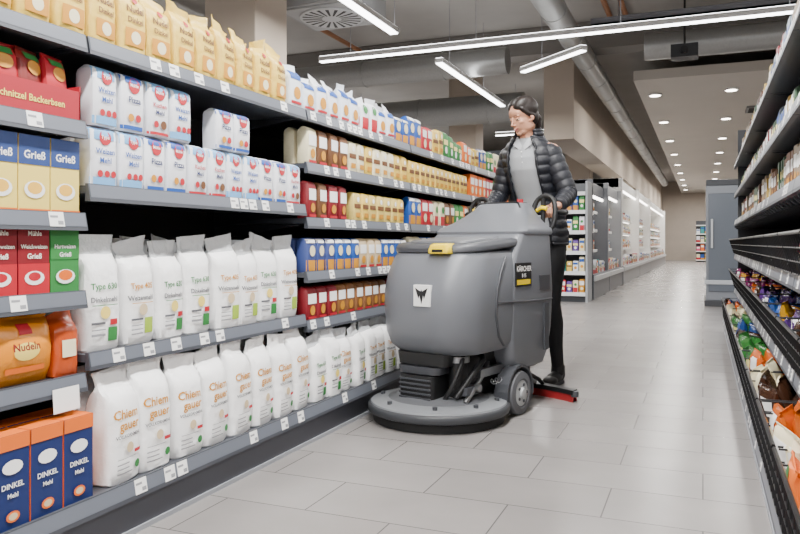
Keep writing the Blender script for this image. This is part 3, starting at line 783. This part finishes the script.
for s in (1, -1):
    mb.ell(H(s*.029,-.0645,-.0015), (.0125,.010,.0085), EW, 20, 12, HR)
    mb.ell(H(s*.029-.002,-.0705,-.004), (.005,.0045,.005), M('#2b1a10', .2), 12, 8, HR)
    mb.ell(H(s*.029,-.0650,.0025), (.0138,.0112,.0078), SKIN, 20, 12, HR)
    mb.tube([H(s*.016,-.0710,-.0015), H(s*.023,-.0758,-.0040), H(s*.031,-.0760,-.0045), H(s*.042,-.0690,-.001)], [.0005,.0012,.0014,.0006], LASH, 8)
    mb.tube([H(s*.013,-.0760,.0195), H(s*.024,-.0765,.0230), H(s*.036,-.0708,.0230), H(s*.044,-.0625,.018)], [.0008,.0018,.0016,.0006], BROW, 8)
mb.tube([H(-.024,-.0745,-.0525), H(-.012,-.0832,-.0560), H(0,-.0855,-.0562), H(.012,-.0832,-.0560), H(.024,-.0745,-.0525)], [.0008,.0030,.0034,.0030,.0008], LIP, 10)
mb.tube([H(-.022,-.0750,-.0545), H(-.012,-.0822,-.0630), H(0,-.0843,-.0650), H(.012,-.0822,-.0630), H(.022,-.0750,-.0545)], [.0008,.0032,.0038,.0032,.0008], LIP, 10)
mb.tube([H(-.016,-.0805,-.0575), H(0,-.0872,-.0598), H(.016,-.0805,-.0575)], [.0008,.0018,.0008], EW, 8)
mb.obj('face_features', wom)
mb = MB()
def hh(c, r): mb.ell(H(*c), r, HAIR, 32, 20, HR)
hh((0,.024,.042), (.0768,.0928,.0800)); hh((0,.045,-.01), (.061,.062,.068))
for s in (1, -1):
    hh((s*.026,.004,.068), (.043,.069,.047))
    mb.cap_tube([H(s*.012,-.052,.090), H(s*.040,-.047,.076), H(s*.060,-.032,.049), H(s*.067,-.012,.018), H(s*.066,.03,-.012)], [.006,.010,.011,.010,.012], HAIR)
mb.cap_tube([H(0,.09,-.02), H(0,.110,-.035), H(0,.115,-.05)], [.020,.018,.016], HAIR)
mb.cap_tube([H(0,.110,-.045), P(.03,-.045,1.52), P(.055,-.085,1.44), P(.07,-.115,1.36), P(.07,-.12,1.27)], [.016,.026,.029,.024,.008], HAIR)
remesh(mb, 'hair', .0036, 3, wom, HAIR)

def ring(z, cx, cb, rx, ry, n=40, a0=0, a1=360, e=2.3):
    out = []
    closed = (a1-a0) >= 360
    for i in range(n):
        a = math.radians(a0+(a1-a0)*i/(n if closed else n-1))
        c, s = math.cos(a), math.sin(a)
        out.append(Wp(Vector((cx+rx*math.copysign(abs(s)**(2/e), s), -cb-ry*math.copysign(abs(c)**(2/e), c), z))))
    return out
mb = MB()
mb.loft([ring(*a) for a in [(.92,0,.0,.138,.103),(.98,0,.0,.136,.104),(1.06,0,.008,.124,.098),(1.14,0,.018,.124,.102),(1.22,0,.03,.134,.114),(1.29,0,.036,.142,.122),(1.36,0,.036,.146,.110),(1.40,0,.036,.140,.09),(1.435,0,.036,.112,.072),(1.462,0,.04,.078,.060),(1.475,0,.042,.062,.056)]], POLO)
for s in (1, -1):
    mb.cap_tube([P(s*.12,.03,1.385), arms[s][0].lerp(arms[s][1], .4)], [.055,.048], POLO)
remesh(mb, 'polo_shirt', .006, 4, wom, POLO)
mb = MB()
POL2 = M('#adb0b4', .8)
for s in (1, -1):
    mb.loft([[P(s*.004,.118,1.425), P(s*.028,.102,1.465), P(s*.050,.075,1.490), P(s*.060,.04,1.50), P(s*.048,.0,1.51), P(s*.0,-.02,1.515)],
             [P(s*.010,.126,1.40), P(s*.052,.124,1.425), P(s*.080,.090,1.455), P(s*.084,.04,1.472), P(s*.066,-.015,1.482), P(s*.0,-.04,1.488)]], POL2, cap=False, closed=False)
for z in (1.39, 1.36, 1.33): mb.ell(P(0,.150 if z < 1.38 else .145, z), (.004,.004,.004), W_, 8, 6)
mb.obj('polo_collar', wom)
mb = MB()
prof = [(.86,0,.0,.162,.128),(.93,0,.0,.166,.130),(1.02,0,.005,.158,.126),(1.12,0,.012,.154,.128),(1.22,0,.022,.162,.138),(1.30,0,.028,.172,.144),(1.36,0,.03,.176,.134),(1.405,0,.032,.162,.114),(1.445,0,.035,.126,.094),(1.4801,0,.038,.095,.082)]
def pint(z):
    for a, c in zip(prof, prof[1:]):
        if a[0] <= z <= c[0]:
            k = (z-a[0])/(c[0]-a[0]); return [a[i]+(c[i]-a[i])*k for i in range(5)]
    return list(prof[-1])
rings = []
NZ = 120
for k in range(NZ+1):
    z = .86+.62*k/NZ
    q_ = pint(z); ph = abs(math.sin(math.pi*(z-.86)/.05)); puff = .009*(ph**.6)-.003
    gapdeg = 34+8*math.cos((z-.9)*5) if z < 1.40 else 32
    rg = ring(z, q_[1], q_[2], q_[3]+puff, q_[4]+puff, n=64, a0=gapdeg, a1=360-gapdeg)
    rings.append([Vector((p.x, p.y, p.z+.004*math.sin(i*.6+k*.05))) for i, p in enumerate(rg)])
mb.loft(rings, JK, cap=False, closed=False)
ob = mb.obj('jacket_torso', wom, angle=0)
so = ob.modifiers.new('s', 'SOLIDIFY'); so.thickness = .014; so.offset = -1
mb = MB()
for s in (1, -1):
    sh, el, wr_ = arms[s]
    pts = []; rad = []
    sh2 = sh+Vector((-s*.02, 0, .0)); wcuff = el.lerp(wr_, .93)
    n1 = 60
    def bez(t):
        if t < .5: k = t/.5; p = sh2.lerp(el, k)
        else: k = (t-.5)/.5; p = el.lerp(wcuff, k)
        w_ = max(0, 1-abs(t-.5)/.12)
        mid = sh2.lerp(el, .85).lerp(el.lerp(wcuff, .15), .5)
        return p.lerp(mid, w_*.5)
    for i in range(n1*2+1):
        t = i/(2*n1); pts.append(bez(t))
        base = .067+(.053-.067)*min(1, t/.5) if t < .5 else .053+(.039-.053)*(t-.5)/.5
        rad.append(base+.006*abs(math.sin(math.pi*t*11))**.6-.001)
    rad[-1] = .030; rad[0] = .045
    mb.tube(pts, rad, JK, 22)
    mb.ell(P(s*.137,.03,1.385), (.062,.072,.058), JK, 20, 12)
for (z, rx, ry, r) in ((1.474,.084,.078,.016),(1.500,.080,.074,.016),(1.522,.076,.072,.012)):
    pth = []
    for i in range(30):
        a = math.radians(48+(312-48)*i/29)
        pth.append(Wp(Vector((rx*math.sin(a), -.03-ry*math.cos(a)*1.0, z-.012*math.cos(a)))))
    mb.tube(pth, r, JK, 10)
for s in (1, -1):
    zp = []
    for k in range(0, NZ+1, 3):
        p = rings[k][0] if s == 1 else rings[k][-1]
        zp.append(Vector((p.x, p.y-.002, p.z)))
    mb.tube(zp, .006, M('#0e1016', .4), 8)
mb.tube(ring(.865, 0, 0, .162, .128, n=50, a0=44, a1=316), .010, JK, 8)
mb.obj('jacket_sleeves_collar', wom, angle=0)
mb = MB()
mb.ell(P(0,-.005,.93), (.145,.108,.12), PANT); mb.ell(P(0,-.04,.88), (.13,.085,.09), PANT)
legs = {1: (P(.078,0,.86), P(.088,.035,.50), P(.095,-.035,.10)), -1: (P(-.078,0,.86), P(-.082,.11,.50), P(-.09,.07,.10))}
for s, (hp, kn, an) in legs.items():
    mb.cap_tube([hp, hp.lerp(kn,.3), hp.lerp(kn,.7), kn, kn.lerp(an,.3)-Vector((0,-.012,0)), kn.lerp(an,.65), an], [.082,.080,.062,.052,.054,.043,.037], PANT, 18)
remesh(mb, 'trousers', .007, 3, wom, PANT)
mb = MB()
for s, (hp, kn, an) in legs.items():
    x = an.x; b0 = -an.y
    mb.ell(P(x, b0-.02, .06), (.036,.045,.05), SHOE); mb.ell(P(x, b0+.05, .045), (.040,.085,.036), SHOE); mb.ell(P(x+s*.004, b0+.12, .036), (.043,.06,.028), SHOE)
    mb.cyl(P(x, b0, .06), P(x, b0-.005, .12), .044, SHOE, 16, .042)
remesh(mb, 'sneakers', .005, 3, wom, SHOE)
mb = MB()
for s, (hp, kn, an) in legs.items():
    x = an.x; b0 = -an.y; pts = []
    for i in range(28):
        a = 2*math.pi*i/28; c, s2 = math.cos(a), math.sin(a)
        yy = .125*s2; w = .036+.008*(s2 > 0)*abs(s2)-.004*(s2 < 0)
        pts.append((x+w*math.copysign(abs(c)**.7, c), b0+.052+yy))
    mb.loft([[Vector((p[0], -p[1], z)) for p in pts] for z in (.002, .012, .022)], M('#4a4b4e', .7))
    for k in range(4): mb.tube([P(x-.02, b0+.03+k*.018, .078-k*.006), P(x+.02, b0+.03+k*.018, .078-k*.006)], .0025, W_, 6)
mb.obj('shoe_soles', wom)

# ------------------------------------------------------------------ world & camera
w = D.worlds.new('World'); SC.world = w; w.use_nodes = True
w.node_tree.nodes['Background'].inputs[0].default_value = (.96, .97, 1, 1)
w.node_tree.nodes['Background'].inputs[1].default_value = 1.05

cam = D.cameras.new('camera'); co = D.objects.new('camera', cam); COL.objects.link(co)
co.location = (0, 0, .87); co.rotation_euler = (math.radians(90), 0, math.radians(22.37))
cam.sensor_width = 36; cam.lens = 736/800*36; cam.shift_y = -(267-243)/800
cam.clip_start = .02; cam.clip_end = 200
SC.camera = co
